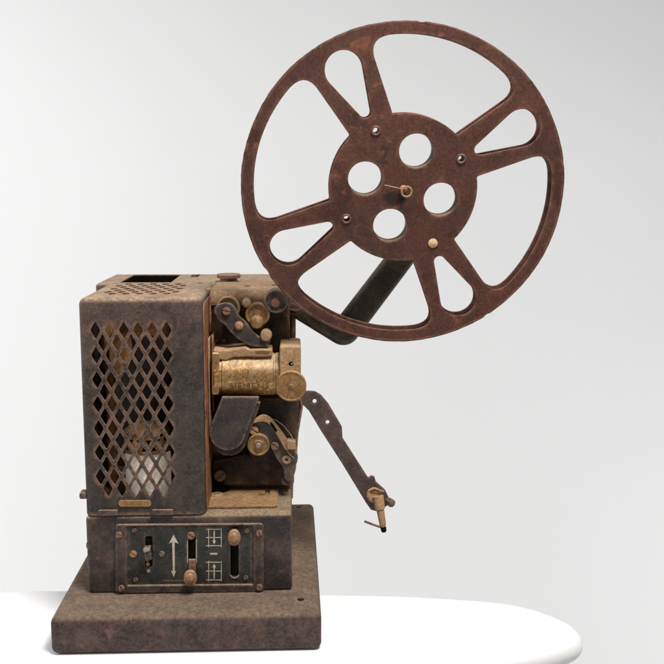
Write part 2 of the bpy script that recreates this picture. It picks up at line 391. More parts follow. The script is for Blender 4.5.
cs = []
for k in range(14):
    n, off = (6, 0) if k % 2 == 0 else (5, .5)
    for i in range(n): cs.append((xa+dx*(i+off), za-dz*k, dx*.368, dz*.735, YF-.01, YF+.012))
front = prisms(cs, 'y')
cs = []
yt0 = Q(120, 293.6, ZT).y; yt1 = Q(120, 284.2, ZT).y
for k in range(7):
    n, off = (5, .5) if k % 2 == 0 else (6, 0)
    for i in range(n): cs.append((xa+dx*(i+off)+.004, yt0+(yt1-yt0)*k/6, dx*.36, (yt1-yt0)/6*.62, ZT-.01, ZT+.01))
top = prisms(cs, 'z')
me = boolean(outer, [under, inner, front, top])
housing = link('lamp_housing', me, 'housing', pj, ang=40)
link('housing_floor', box(X0+t+.0003, X1-t-.0003, YF+t+.0003, YB-.004, zs-.0008, zs+.006, .001), 'inner', housing)
# hinge tabs, name plate, latch nub
for a, b, y in ((98, 117.5, 513), (152, 173, 512.5)):
    link('hinge_tab', plate([(a, y-2.6), (b, y-2.6), (b+.5, y+3), (a-1, y+3)], YF-.0045, YF-.0003, rad=1.5, bevel=.001), 'base', housing)
npl = link('name_plate', plate(fillet([(118.3, 500.2), (151.3, 500.2), (151.3, 506.8), (118.3, 506.8)], 3.2), YF-.0016, YF-.0002, bevel=.0004), 'gold', housing, 'small worn brass name plate with illegible lettering')
link('rivet', lathe([(0, 0), (0, .0012), (.0006, .001), (.001, 0)], P(148.5, 503.4, YF-.0016), seg=14), 'redscrew', npl)
tk = []; x = 125.; random.seed(3)
while x < 146:
    hh = random.choice((1.1, 1.4, 1.4)); w_ = random.choice((.25, .4)); tk.append(plate([(x, 503.6-hh), (x+w_*2, 503.6-hh), (x+w_*2, 503.6+hh), (x, 503.6+hh)], YF-.0019, YF-.0016, bevel=0)); x += random.choice((1.3, 1.7, 2.3))
link('worn_lettering', join(*tk), 'engrave', npl)
bl = link('latch', box(X0-.008, X0+.001, YF+.004, YF+.02, P(80, 500.5, YF).z, P(80, 494, YF).z, .002), 'base', housing)

# lamp inside
Yl = YF+.010
lc = P(149, 495, Yl+.03); rl = mm(23, Yl+.03)
zlt = P(148, 449, Yl+.03).z
lampb = link('lamp_tube', lathe([(0, 0), (0, rl), (zlt-ZB-.006, rl), (zlt-ZB-.002, rl*.96), (zlt-ZB, 0)], (lc.x, Yl+.03, ZB+.001), (0, 0, 1), 48), 'glass', housing)
zc2 = P(148, 425, Yl+.03).z
cap = lathe([(0, rl*1.06), (.004, rl*1.1), (zc2-zlt-.006, rl*1.02), (zc2-zlt, rl*.8), (zc2-zlt, 0), (zc2-zlt-.002, 0), (zc2-zlt-.002, rl*.78), (zc2-zlt-.008, rl*.98), (.004, rl*1.03), (0, rl*1.06)], (lc.x, Yl+.03, zlt), (0, 0, 1), 48)
cuts = []
for j in range(3):
    for i in range(16):
        a = 2*PI*(i+.5*j)/16; z = zlt+.0075+j*.0085; w_ = .0038 if j < 2 else .003
        up_ = -1 if j % 2 else 1
        c = slab2([(-w_, -.003*up_), (w_, -.003*up_), (0, .0034*up_)], [], .02, 0); stand(c, 0)
        c.transform(Matrix.Translation((lc.x+rl*math.sin(a), Yl+.03-rl*math.cos(a), z)) @ Matrix.Rotation(a, 4, 'Z')); cuts.append(c)
cm = join(*cuts)
link('lamp_cap', boolean(cap, [cm]), 'orange', lampb)
link('shade_core', lathe([(0, 0), (0, rl*.93), (zc2-zlt-.010, rl*.9), (zc2-zlt-.008, 0)], (lc.x, Yl+.03, zlt+.0012), (0, 0, 1), 32), 'void', lampb)  # black core added inside the cap to keep its openings dark
# lamp socket frame on the left, reflector wall deep inside
link('socket_post', box(P(107, 400, .17).x, P(116, 400, .17).x, .16, .175, ZB+.001, P(110, 318, .17).z, .003), 'orange', housing)
link('reflector_dish', lathe([(0, 0), (.001, .018), (.006, .028), (.012, .032), (.013, .032), (.007, .026), (.002, .001)], P(112, 350, .17), (1, -.3, 0), 30), 'orange', housing)
link('bracket', plate([(132, 322), (170, 322), (170, 340), (150, 336), (132, 340)], .14, .144, rad=2), 'sheet', housing)

# rear case
ZR = ZT-.003
xrl = Q(104, 279, ZR).x; xrr = .002
rear = box(xrl, xrr, YB+.011, .432, zs-.002, ZR, .006, 4)
a = Q(128, 280.2, ZR); b = Q(183, 273.2, ZR)
open_ = box(a.x-.006, b.x, YB+.019, .421, ZR-.05, ZR+.02, .0)
o2 = box(Q(191, 276, ZR).x, Q(199, 276, ZR).x, Q(196, 277, ZR).y, Q(196, 274.4, ZR).y, ZR-.01, ZR+.02, 0)
rear = boolean(rear, [open_, o2])
rearo = link('rear_case', rear, 'housing', pj, ang=40)
link('shade_liner', join(box(a.x-.0058, b.x-.0002, YB+.0195, .4208, ZR-.0495, ZR-.044, 0), box(a.x-.0058, b.x-.0002, .4185, .4208, ZR-.0435, ZR-.0015, 0), box(b.x-.002, b.x-.0002, YB+.0195, .418, ZR-.0435, ZR-.0015, 0), box(a.x-.0058, a.x-.004, YB+.0195, .418, ZR-.0435, ZR-.0015, 0)), 'void', rearo)  # black liner added to paint the shade inside the top opening

# ------------------------------------------------------------------ mechanism
YM = .172
xm0 = X1+.0015
mp_out = [(206, 289), (285, 289), (290, 294), (290, 347), (297, 352), (302.5, 392), (303, 408), (298.5, 434), (296, 470), (293.5, 478), (293, 499), (206, 499)]
mech = link('mechanism_plate', plate(mp_out, YM, YM+.02, bevel=.003), 'mech', pj)
xmr = P(289, 300, YM).x
yh = YM-.017; zh0 = P(240, 302, yh).z; rh = .019
pf = [(yh, zh0), (YB+.003, zh0), (YB+.003, ZT-.0005)]+[(yh+rh-rh*math.sin(R(a)), ZT-.0005-rh+rh*math.cos(R(a))) for a in range(0, 91, 9)]
hood = slab2(pf, [], xmr-xm0-.001, .0012); hood.transform(Matrix.Translation(((xm0+.001+xmr)/2, 0, 0)) @ Matrix(((0, 0, 1, 0), (1, 0, 0, 0), (0, 1, 0, 0), (0, 0, 0, 1))))
hoodo = link('top_hood', hood, 'mech', pj, 'dusty tan hood over the film rollers')
mcase = link('mechanism_case', box(xm0+.001, xrr+.0005, YM+.0205, YB+.005, zs-.001, P(240, 303, YM-.016).z-.0005, .003), 'inner', pj)
link('cap_knob', lathe([(0, 0), (0, mm(9, .26)), (.003, mm(9, .26)), (.0035, mm(12, .26)), (.008, mm(12.3, .26)), (.0095, mm(11.3, .26)), (.0095, 0)], (Q(228, 280.5, ZT).x, Q(228, 279.5, ZT).y, ZT-.001), (0, 0, 1), 40, 1, 1), 'redscrew', hoodo, 'flat round dusty knob')
for px, Y in ((247, .21), (274, .22), (200, .25)):
    link('top_screw', lathe([(0, 0), (0, .0035), (.0014, .003), (.002, 0)], (P(px, 284, Y).x, Y, ZT-.0006), (0, 0, 1), 16), 'lever', hoodo)

# hot rusty side strip beside lamp housing and gate strips
ys = .135
link('side_strip', box(X1+.005, max(P(211, 380, ys).x, X1+.008), ys, YM-.0002, P(206, 412, ys).z, P(206, 335, ys).z, .0015), 'sheet', pj, 'orange rusty vertical strip beside the lamp housing')
sp_ = slab2(fillet([(YF+.0085, zs+.004, .004), (YM, zs+.004, .001), (YM, ZT-.009, .001), (YF+.0085, ZT-.009, .016)], 0), [], .0012, .0003)
sp_.transform(Matrix.Translation((X1+.0009, 0, 0)) @ Matrix(((0, 0, 1, 0), (1, 0, 0, 0), (0, 1, 0, 0), (0, 0, 0, 1))))
link('side_panel', sp_, 'sheet', housing, 'orange rusty side sheet of the lamp housing')
link('side_rib', box(X1+.0017, X1+.0035, YF+.05, YM-.01, zs+.09, P(206, 338, .13).z, .001), 'tan', housing)
link('hot_panel', box(X1+.0018, max(P(210, 380, .148).x, X1+.004), .148, YM-.0002, P(206, 334, ys).z, P(206, 297, ys).z, .0015), 'sheet', pj)
link('gate_rail', plate([(210, 336), (213, 334), (215, 345), (213.5, 398), (210.5, 420)], YM-.022, YM-.001, bevel=.0006), 'tan', mech)
screw(212.5, 347, YM-.022, 2.6, mech, 'lever')
for q in ((212, 311, 2.2), (216.5, 340.5, 1.6), (224, 340.5, 1.6), (281, 347, 2)): screw(q[0], q[1], YM, q[2], mech, 'palescrew', name='rivet')

# film rollers
yr = YM-.032
r1 = drum(228, 308, yr+.004, 12, .022, mech, 'roller', 'tan', label='dusty tan roller behind the grey guide arm')
r2 = drum(257.5, 314.5, yr, 12.3, .024, mech, 'roller', 'orange', label='orange rusty roller in the middle')
r4 = drum(276, 301.5, yr-.002, 12, .028, mech, 'roller', 'grey', lip=.10, label='grey roller at the upper right corner')
link('boss', lathe([(-.004, 0), (-.004, .0058), (.001, .0055), (.002, .003), (.002, 0)], P(275.5, 303, yr-.003)), 'redscrew', r4)
link('hub_knob', lathe([(-.006, 0), (-.006, .0055), (0, .0085), (.006, .0088), (.010, .0072), (.012, .003), (.012, 0)], P(257, 321.5, yr-.002)), 'gold', r2)
link('shaft', lathe([(-.03, 0), (-.03, .005), (0, .006), (.004, .0055), (.006, .003), (.006, 0)], P(246.5, 303, yr+.002)), 'tan', mech)
ga = [(214, 312), (218, 320), (225, 325.5), (231, 333), (241, 341.5), (253, 346.5), (265, 346.5), (270.5, 341), (264, 339), (257, 335), (251, 328.5), (246, 322), (240, 317), (236, 309), (230, 303.5), (221, 303.5), (215, 307)]
gao = link('guide_arm', plate(ga, yr-.010, yr-.004, sm=True, bevel=.0012), 'cover', mech, 'grey curved guide arm below the rollers')
screw(226.5, 311, yr-.010, 4, gao, 'redscrew', slot=10)
link('pivot_boss', lathe([(-.004, 0), (-.004, .006), (.003, .0055), (.005, .003), (.005, 0)], P(239, 325.5, yr-.010)), 'orange', gao)
link('stub', lathe([(-.012, 0), (-.012, .0075), (-.004, .0075), (-.003, .0062), (-.001, .0062), (0, .0074), (.003, .0066), (.004, .003), (.004, 0)], P(266, 335.5, yr-.012)), 'tan', gao)
# flat dark sheet, paints the shade of a well behind the rollers
link('well_shade', plate([(236, 332), (252, 348), (287, 348), (287, 318), (270, 316), (262, 330), (240, 326), (226, 322), (222, 334), (228, 347), (240, 347)], YM-.0012, YM-.0002, bevel=0, sm=True), 'inner', mech, 'flat dark sheet painted as a shaded well behind the rollers')
lp = link('loop_hook', rod([P(288, 305, 0.152), P(292, 304, 0.149), P(299, 306, 0.147), P(301, 308, 0.147), P(298, 310, 0.147), P(291, 309.5, 0.149), P(288, 309, 0.152)], .0014), 'redscrew', mech)
link('side_rod', rod([P(293.5, 309, .19), P(293.5, 347, .19)], .0032), 'mech', mech)

# lens barrel
yb = YM-.030; rb = mm(21.5, yb)
c0 = P(215, 374, yb); cz = c0.z; xe = P(283, 374, yb).x
L_ = xe-c0.x
prof = [(0, 0), (0, rb*.9), (.001, rb), (.007, rb), (.0075, rb*.95), (.010, rb*.95), (.011, rb)]
prof += [(L_*.86, rb), (L_*.87, rb*.965), (L_*.89, rb*.965), (L_*.9, rb), (L_, rb), (L_, 0)]
bar = link('lens_barrel', lathe(prof, (c0.x, yb, cz), (1, 0, 0), 72), 'barrel', pj, 'tarnished brass lens barrel marked SIEMENS')
cu = bpy.data.curves.new('t', 'FONT'); cu.body = 'SIEMENS'; cu.size = .0125; cu.space_character = 1.12; cu.extrude = .0002; 
ob = bpy.data.objects.new('t', cu); tm = tomesh(ob)
bm = bmesh.new(); bm.from_mesh(tm)
bmesh.ops.subdivide_edges(bm, edges=[e for e in bm.edges if e.calc_length() > .002], cuts=2)
w = max(v.co.x for v in bm.verts); tx0 = P(229, 384, yb-rb).x; tx1 = P(269, 384, yb-rb).x
a0 = math.asin(max(-1, min(1, (P(250, 388.5, yb-rb*.85).z-cz)/rb)))
for v in bm.verts:
    th = a0+v.co.y/rb; rr = rb+.00015+max(0, v.co.z)
    v.co = Vector((tx0+v.co.x/w*(tx1-tx0), yb-rr*math.cos(th), cz+rr*math.sin(th)))
bm.to_mesh(tm); bm.free()
link('lettering', tm, 'engrave', bar)
def ringwrap(px, py, r, tube, el=1.0):
    c = P(px, py, yb-rb*.95); pts = []
    for i in range(25):
        a = 2*PI*i/24; z = c.z-cz+r*el*math.sin(a); z = max(-rb*.97, min(rb*.97, z)); pts.append((c.x+r*math.cos(a), yb-math.sqrt(rb*rb-z*z), cz+z))
    return rod(pts, tube)
link('emblem', join(ringwrap(246, 373.5, .0042, .00035), ringwrap(246, 373.5, .0024, .00035, .6)), 'engrave', bar)
link('collar', plate([(211.5, 353), (219, 353), (219, 395), (211.5, 395)], yb-rb*.92, YM-.001, rad=2, bevel=.0015), 'barrel', bar)
# dusty film guide plate above the barrel
gt = [(213, 349.5), (226, 350.5), (236, 349), (245, 347.5), (250, 350), (262, 349.5), (272, 350), (272.5, 356.5), (262, 357.5), (246, 357), (234, 357.5), (225, 361), (213.5, 358.5)]
link('film_guide', plate(gt, yb-rb*.72, YM-.001, bevel=.002, rad=1.2), 'tan', pj, 'dusty tan film guide above the brass lens barrel')
link('guide_groove', plate([(255, 351.3), (263, 350.6), (270, 351.3), (269, 353.3), (258, 353.6)], yb-rb*.72-.0006, yb-rb*.72-.0001, bevel=0), 'engrave', pj)
# end block with hole, focus disc
blk = plate([(279.5, 346.5), (301, 346.5), (301, 378), (279.5, 378)], yb-rb-.004, YM+.01, rad=2.5, bevel=.002)
hc = P(291, 364, yb-rb-.004)
blk = boolean(blk, [lathe([(-.012, 0), (-.012, .0032), (.01, .0032), (.01, 0)], hc, seg=20)])
blo = link('lens_bracket', blk, 'tan', pj, 'dusty tan bracket block above the round focus knob')
link('pin', lathe([(-.01, 0), (-.01, .0016), (-.001, .0016), (0, 0)], hc+Vector((.001, 0, 0)), seg=12), 'palescrew', blo)
kc = P(291, 386.5, yb-rb-.012); kr = mm(15.8, yb-rb-.012)
kn = lathe([(-.03, 0), (-.03, kr*.5), (-.008, kr*.5), (-.008, kr), (-.001, kr), (0, kr*.96), (0, kr*.9), (-.0006, kr*.87), (-.0004, kr*.16), (.0006, kr*.14), (.0006, kr*.06), (-.001, 0)], kc, seg=56)
foc = link('focus_knob', kn, 'gold', pj, 'round tarnished brass focus knob')
link('axle', lathe([(-.001, 0), (-.001, .0016), (.0008, .0014), (.0008, 0)], kc, seg=14), 'engrave', foc)
for dxp, dyp in ((-3, 9), (5, 8), (-8, 3), (8, -3)):
    link('pin_hole', lathe([(-.001, 0), (-.001, .0009), (.0002, .0009), (.0002, 0)], kc+Vector((mm(dxp, yb), 0, -mm(dyp, yb))), seg=10), 'engrave', foc)
screw(280.5, 404, YM-.004, 3.4, mech, 'redscrew')

# tongue shaped black cover
cov = [(222, 397), (259.5, 397)]+[(227.3+18.3*math.cos(R(a)), 432.5+18.3*math.sin(R(a))) for a in range(14, 200, 9)]
def tongue(off, Y0, Y1, bev):
    pts = [(x+off[0], y+off[1]) for x, y in cov]
    return plate(fillet([(p[0], p[1], 1.2 if k < 2 else 0) for k, p in enumerate(pts)], 0), Y0, Y1, bevel=bev)
cv = link('sprocket_cover', tongue((0, 0), 0.113, 0.120, 0.0012), 'cover', pj, 'black tongue shaped cover below the lens barrel')
link('cover_back', tongue((1.5, 5.5), 0.121, 0.169, 0.002), 'inner', cv)

# brass sprocket
sc_ = P(258.5, 445, .125); sr = mm(11.5, .125)
sp = link('sprocket', lathe([(0, 0), (0, sr*.25), (.0015, sr*.3), (.0015, sr*.4), (-.0008, sr*.45), (-.0008, sr*.8), (.001, sr*.86), (.0005, sr*.97), (-.001, sr), (-.006, sr), (-.007, sr*.8), (-.016, sr*.8), (-.017, sr), (-.022, sr), (-.022, sr*.4), (-.046, sr*.4), (-.046, 0)], sc_, seg=48), 'gold', mech, 'round brass sprocket with a pale shaft end')
link('shaft_end', lathe([(-.004, 0), (-.004, .0038), (.004, .0036), (.005, .003), (.005, 0)], sc_, seg=20), 'palescrew', sp)

# lever assembly to the right of the sprocket
la = [(249.5, 433), (249.5, 427), (254, 423), (262, 422), (270, 425), (279, 433), (286, 441), (293, 449), (297.5, 455), (297, 463), (293, 469), (292, 479), (288, 482), (284, 478), (283, 468), (277, 460), (273, 452), (266, 440), (256, 437)]
lev = link('gate_lever', plate(la, 0.1310, 0.1380, sm=True, bevel=.0015), 'grey', mech, 'dark grey curved lever right of the brass sprocket')
screw(254, 430, 0.1310, 4.5, lev, 'orange')
screw(275, 445.5, 0.1310, 4.2, lev, 'redscrew')
link('eyelet', lathe([(-.003, .002), (.002, .0022), (.003, .004), (.002, .006), (-.003, .0065)], P(286.5, 459.5, 0.1310), seg=24), 'tan', lev)
screw(286, 480.5, 0.1370, 4.6, lev, 'lever', h=.003)
ts = [(252, 424), (256, 418.5), (263, 415), (270, 417.5), (276, 424), (282, 432), (288, 441.5), (289, 449), (285, 449.5), (279, 439), (273, 429), (267, 423), (259, 422)]
brk = link('tan_strap', plate(ts, 0.1240, 0.1290, sm=True, bevel=.001), 'tan', lev)
link('strap_slot', plate([(270, 421.5), (273, 424), (277.5, 431), (275.5, 432), (270.5, 425)], 0.1234, 0.1238, bevel=0), 'void', brk)
link('stop_block', plate([(286.5, 440), (295.5, 441.5), (296, 450), (287, 449.5)], 0.1220, 0.1350, rad=1.5, bevel=.0012), 'tan', lev)
link('spring_wire', rod([P(x, y, 0.1260) for x, y in ((268, 418), (276, 420), (284, 426), (291, 435), (294.5, 443), (297, 452))], .0006), 'tan', lev)
link('spring_wire', rod([P(x, y, 0.1260) for x, y in ((286, 449), (290, 455), (294, 458))], .0006), 'tan', lev)
# black flywheel cover behind (upper right), dark housing low
link('flywheel_guard', plate([(246, 400), (300, 398), (301.5, 408), (297, 432), (295, 452), (288, 470), (268, 472), (252, 462), (244, 440)], 0.1450, YM-.0005, bevel=.004, rad=6), 'inner', mech, 'black oily guard behind the sprocket')
link('edge_trim', rod([P(x, y, 0.1440) for x, y in ((300, 398), (302, 406), (298.5, 425))], .0012), 'redscrew', mech)
link('lower_housing', plate([(212, 462), (246, 455), (290, 466), (292, 486), (212, 486)], 0.1510, YM-.0005, bevel=.004, rad=3), 'inner', mech)

# foot plate on the shelf
A = [Q(x, y, zs+.0035) for x, y in ((207, 505.5), (277.5, 504.5), (277.5, 483.5), (207, 484))]
fp = slab2(fillet([(A[0].x, YF+.022), (A[1].x, YF+.022, .006), (A[1].x, YM-.001), (A[0].x, YM-.001)], .0005), [], .0034, .0008)
fp.transform(Matrix.Translation((0, 0, zs+.0019)))
sl = []
q0 = Q(258, 494, zs+.004); q1 = Q(270, 494, zs+.004)
sl.append(box(q0.x, q1.x, q0.y-.005, q0.y+.004, zs-.004, zs+.02, 0)); sl.append(box(q1.x-.007, q1.x, q0.y, q0.y+.02, zs-.004, zs+.02, 0))
fp = boolean(fp, [sl[0]]); fp = boolean(fp, [sl[1]])
fpo = link('foot_plate', fp, metal('foot_dusty', (.26, .13, .05), (.17, .08, .03), rust=.4, rustc=(.24, .09, .025), dust=.6, dustc=(.40, .25, .13), film=.2, rough=.7), pj, 'dusty brown foot plate below the sprocket')
link('washer', lathe([(0, .0035), (.0015, .004), (.002, .0065), (.001, .0085), (0, .009)], Q(217, 494, zs+.0045)-Vector((0, 0, .001)), (0, 0, 1), 28), 'gold', fpo)
link('washer_screw', lathe([(0, 0), (0, .0038), (.0012, .0035), (.0016, 0)], Q(217, 494, zs+.0045)-Vector((0, 0, .001)), (0, 0, 1), 20), 'redscrew', fpo)
fc = P(219, 478, .160)
ft = link('dark_foot', lathe([(0, 0), (0, .0135), (.004, .0135), (.007, .012), (.018, .0115), (.021, .008), (.021, 0)], (fc.x, .160, zs+.0036), (0, 0, 1), 32), 'void', fpo, 'round black foot')
screw(220, 475.5, .1480, 5.8, ft, 'redscrew', h=.004, slot=-40, label='brown slotted screw on the black foot')
# back ground dust on shelf
# ------------------------------------------------------------------ control panel
fr_o = fillet([(115, 524.5), (264, 523.5), (264, 592.5), (115, 594)], 4)
fr_i = fillet([(127.5, 527), (252.8, 526.5), (252.8, 584.5), (127.5, 585.5)], 1)
cp = link('panel_frame', plate(fr_o, YF-.0045, YF-.0002, holes=[fr_i], bevel=.002), 'base', base)
sub = []
Ypan = YF-.0018
s1 = fillet([(188.3, 534), (195.6, 534), (195.6, 571), (188.3, 571)], 2); s2 = fillet([(230.4, 543), (238.6, 543), (238.6, 576.5), (230.4, 576.5)], 3); s3 = fillet([(145.2, 536), (152.6, 536), (152.6, 567), (145.2, 567)], 2)
cpl = link('control_panel', plate([(127.6, 527.1), (252.7, 526.6), (252.7, 584.4), (127.6, 585.4)], Ypan, YF+.0, holes=[s1, s2, s3], bevel=0), 'panelblack', base, 'black control panel with cream arrows')
Yd = YF-.0003
link('slot_backing', plate([(140, 531), (243, 531), (243, 580), (140, 580)], YF-.0006, YF-.0001, bevel=0), 'void', cpl)
for q in ((119, 534.5), (121.5, 588), (259.3, 533), (259.5, 587)): screw(q[0], q[1], YF-.0045, 3.3, cp, 'redscrew', slot=random.uniform(0, 90))
for q in ((134.5, 529.8), (136, 579.5), (247, 530.5), (246, 577.5)): screw(q[0], q[1], Ypan, 2.5, cpl, 'lever', slot=random.uniform(0, 90))
screw(133.5, 553.5, Ypan, 3.6, cpl, 'orange', label='orange rusty bolt')
screw(162, 553.5, Ypan, 2.9, cpl, metal('green_bolt', (.07, .09, .045), (.10, .11, .06), rust=.2, sc=3), label='greenish corroded bolt')
link('toggle', plate([(143.2, 548), (150.5, 547), (152, 560), (146, 562.5), (143.5, 554)], Ypan-.009, Ypan-.001, rad=1.2, bevel=.0012), 'panelblack', cpl)
link('toggle_cap', plate([(143, 548.5), (150, 547.5), (150, 551), (143.5, 553)], Ypan-.0105, Ypan-.0092, rad=1, bevel=.0005), 'palescrew', cpl)
link('indicator_dot', lathe([(0, 0), (0, .0024), (.001, .002), (.0016, 0)], P(148.5, 571, Ypan), seg=18), 'palescrew', cpl)
screw(148, 564, Ypan-.001, 2.0, cpl, 'orange')
Ymk = Ypan-.00035
def marks(name, polys, label=None, mat='mark'):
    return link(name, join(*[plate(p, Ymk, Ypan-.00005, bevel=0) for p in polys]), mat, cpl, label)
marks('arrow_mark', [[(173.6, 534.8), (178.4, 543.5), (174.6, 542.3), (174.8, 571.5), (176.2, 570.6), (173.8, 576.8), (171, 570.6), (172.9, 571.5), (172.2, 542.3), (168.8, 543.5)]], 'cream double headed arrow, larger head up')
def line(x0, y0, x1, y1, w=.34):
    d = Vector((x1-x0, y1-y0)).normalized()*w; n = (-d.y, d.x)
    return [(x0+n[0], y0+n[1]), (x1+n[0], y1+n[1]), (x1-n[0], y1-n[1]), (x0-n[0], y0-n[1])]
def gridmark(y0, y1, up):
    L = [line(208.6, y0, 208.6, y1), line(221.3, y0, 221.3, y1)]
    for k in range(3):
        y = y0+1.5+(y1-y0-3)*k/2; L.append(line(206, y, 208.1, y)); L.append(line(209.1, y, 220.8, y) if k != 1 else line(209.1, y, 213.2, y)); 
        if k == 1: L.append(line(215.3, y, 220.8, y))
    x = 214.2; a, b = (y0+3, y1-3)
    if up: L.append([(x-.55, b), (x-.55, a+3.4), (x-1.9, a+3.8), (x, a-.2), (x+1.9, a+3.8), (x+.55, a+3.4), (x+.55, b)])
    else: L.append([(x-.55, a), (x+.55, a), (x+.55, b-3.4), (x+1.9, b-3.8), (x, b+.2), (x-1.9, b-3.8), (x-.55, b-3.4)])
    return L
marks('grid_mark', gridmark(527.8, 547.3, False), 'cream grid with an arrow pointing down')
marks('grid_mark', gridmark(560.8, 581.5, True), 'cream grid with an arrow pointing up')
marks('dash_mark', [line(210, 553.8, 217.3, 553.8, .8)])
marks('slot_outline', [line(187.4, 540, 187.4, 563, .3), line(196.4, 540, 196.4, 563, .3)])
tk = []
x = 163.
while x < 184:
    h_ = random.choice((1.9, 1.9, 1.4)); tk.append(line(x, 581.6-h_, x, 581.6, .28)); x += random.choice((.85, 1.1, 1.5))
tk.append(line(163.5, 580.6, 183, 580.6, .14))
marks('small_lettering', tk, 'worn illegible small lettering', 'faint')
def ball(px, py, Y, rx, rz, dep, mat, parent, label):
    r = mm(rx, Y); c = P(px, py, Y)
    pr = [(-dep*1.2, 0), (-dep*1.2, r*.45), (-dep*.3, r*.5), (-dep*.25, r*.93), (-dep*.1, r), (dep*.15, r*.97), (dep*.3, r*.86), (dep*.27, r*.72), (dep*.42, r*.6), (dep*.55, r*.4), (dep*.6, r*.2), (dep*.6, 0)]
    me = lathe(pr, (0, 0, 0), (0, -1, 0), 36); me.transform(Matrix.Translation(c) @ Matrix.Diagonal((1, 1, rz/rx, 1)))
    return link('slider_knob', me, mat, parent, label)
k1 = ball(190.3, 578, YF-.012, 7.2, 9, .009, 'knob', cpl, 'amber slider knob at the bottom of its slot')
k2 = ball(234.3, 537.5, YF-.012, 6.8, 9, .009, 'knob', cpl, 'amber slider knob at the top of its slot')
link('slider_stem', plate([(188.4, 560), (195.4, 560), (195.6, 572), (188.6, 572)], YF-.006, YF-.001, bevel=.0008), 'redscrew', cpl)
screw(191.2, 535.3, Ypan, 3.9, cpl, 'redscrew')
link('slot_rim', rod([P(230.6, 575.2, Ypan-.0005), P(232, 577.5, Ypan-.0005), P(235, 578.2, Ypan-.0005), P(238, 577, Ypan-.0005), P(238.8, 575, Ypan-.0005)], .0007), 'palescrew', cpl)

# ------------------------------------------------------------------ upper reel arm (elbow tube)
arm_o = [(278, 282), (290, 298, 4), (318, 316, 3), (337, 321, 8), (391, 251, 5), (411, 238, 3), (413, 205, 4), (400, 178, 8), (420, 178, 8), (423, 205, 4), (422, 236, 5), (420, 256, 6), (348, 352, 17), (296, 320, 4), (278, 312)]
ya = .182
ua = link('upper_arm', plate([p[:2] for p in [(x[0], x[1]) for x in fillet([(p[0], p[1], p[2] if len(p) > 2 else 2) for p in arm_o], 2)]], ya, ya+.024, bevel=.009), 'arm', pj, 'dark bent arm carrying the reel')
# ------------------------------------------------------------------ lower arm
lo = [(300, 392), (308, 391), (315, 391.6), (321, 395), (328.5, 404), (342, 427), (342.6, 438), (368.5, 478.5), (371, 475.8), (374.5, 477), (376, 482), (385, 490), (389, 498), (387, 506), (379, 512), (371, 510), (366, 503), (342, 463.5), (321, 431), (309, 411), (304, 406), (300, 405)]
yl = .155
lar = link('lower_arm', plate(fillet([(x, y) for x, y in lo], 1.5, 3), yl, yl+.005, holes=[circ(314.6, 401.3, 2.1, 16), circ(327.6, 422.3, 2.0, 16)], bevel=.001), 'lever', pj, 'flat brown take up arm with two small holes')
link('end_collar', lathe([(-.006, 0), (-.006, .010), (.002, .0105), (.006, .0095), (.0065, .0075), (.004, .007), (.004, 0)], P(374, 495, yl-.001), (.15, -1, .35), 32), 'tan', lar)
c1 = P(378.5, 499, yl-.01); c2 = P(383.3, 527.5, yl-.016)
ax = (c2-c1); l = ax.length
link('take_up_spindle', lathe([(-.004, 0), (-.004, .0075), (l*.34, .0068), (l*.36, .0052), (l*.9, .0045), (l*.92, .0036), (l*1.06, .0034), (l*1.08, 0)], c1, tuple(ax), 24), 'tan', lar)
link('clip_pin', rod([P(364.5, 521.3, yl-.015), P(373, 524.5, yl-.015), P(381.5, 527.5, yl-.016)], .0016), 'grey', lar)
link('spindle_tip', lathe([(0, 0), (0, .0039), (.006, .0036), (.0075, .002), (.0075, 0)], c2-ax.normalized()*.001, tuple(ax), 20), 'void', lar)
link('collar_nut', lathe([(-.004, 0), (-.004, .0055), (.006, .0055), (.008, .003), (.008, 0)], P(389.5, 502, yl-.003), (.6, -1, -.1), 8), 'lever', lar)
link('curved_lip', rod([P(x, y, yl-.007) for x, y in ((367, 497), (368.5, 490.5), (374, 488.5), (384, 491.5))], .0012), 'tan', lar)

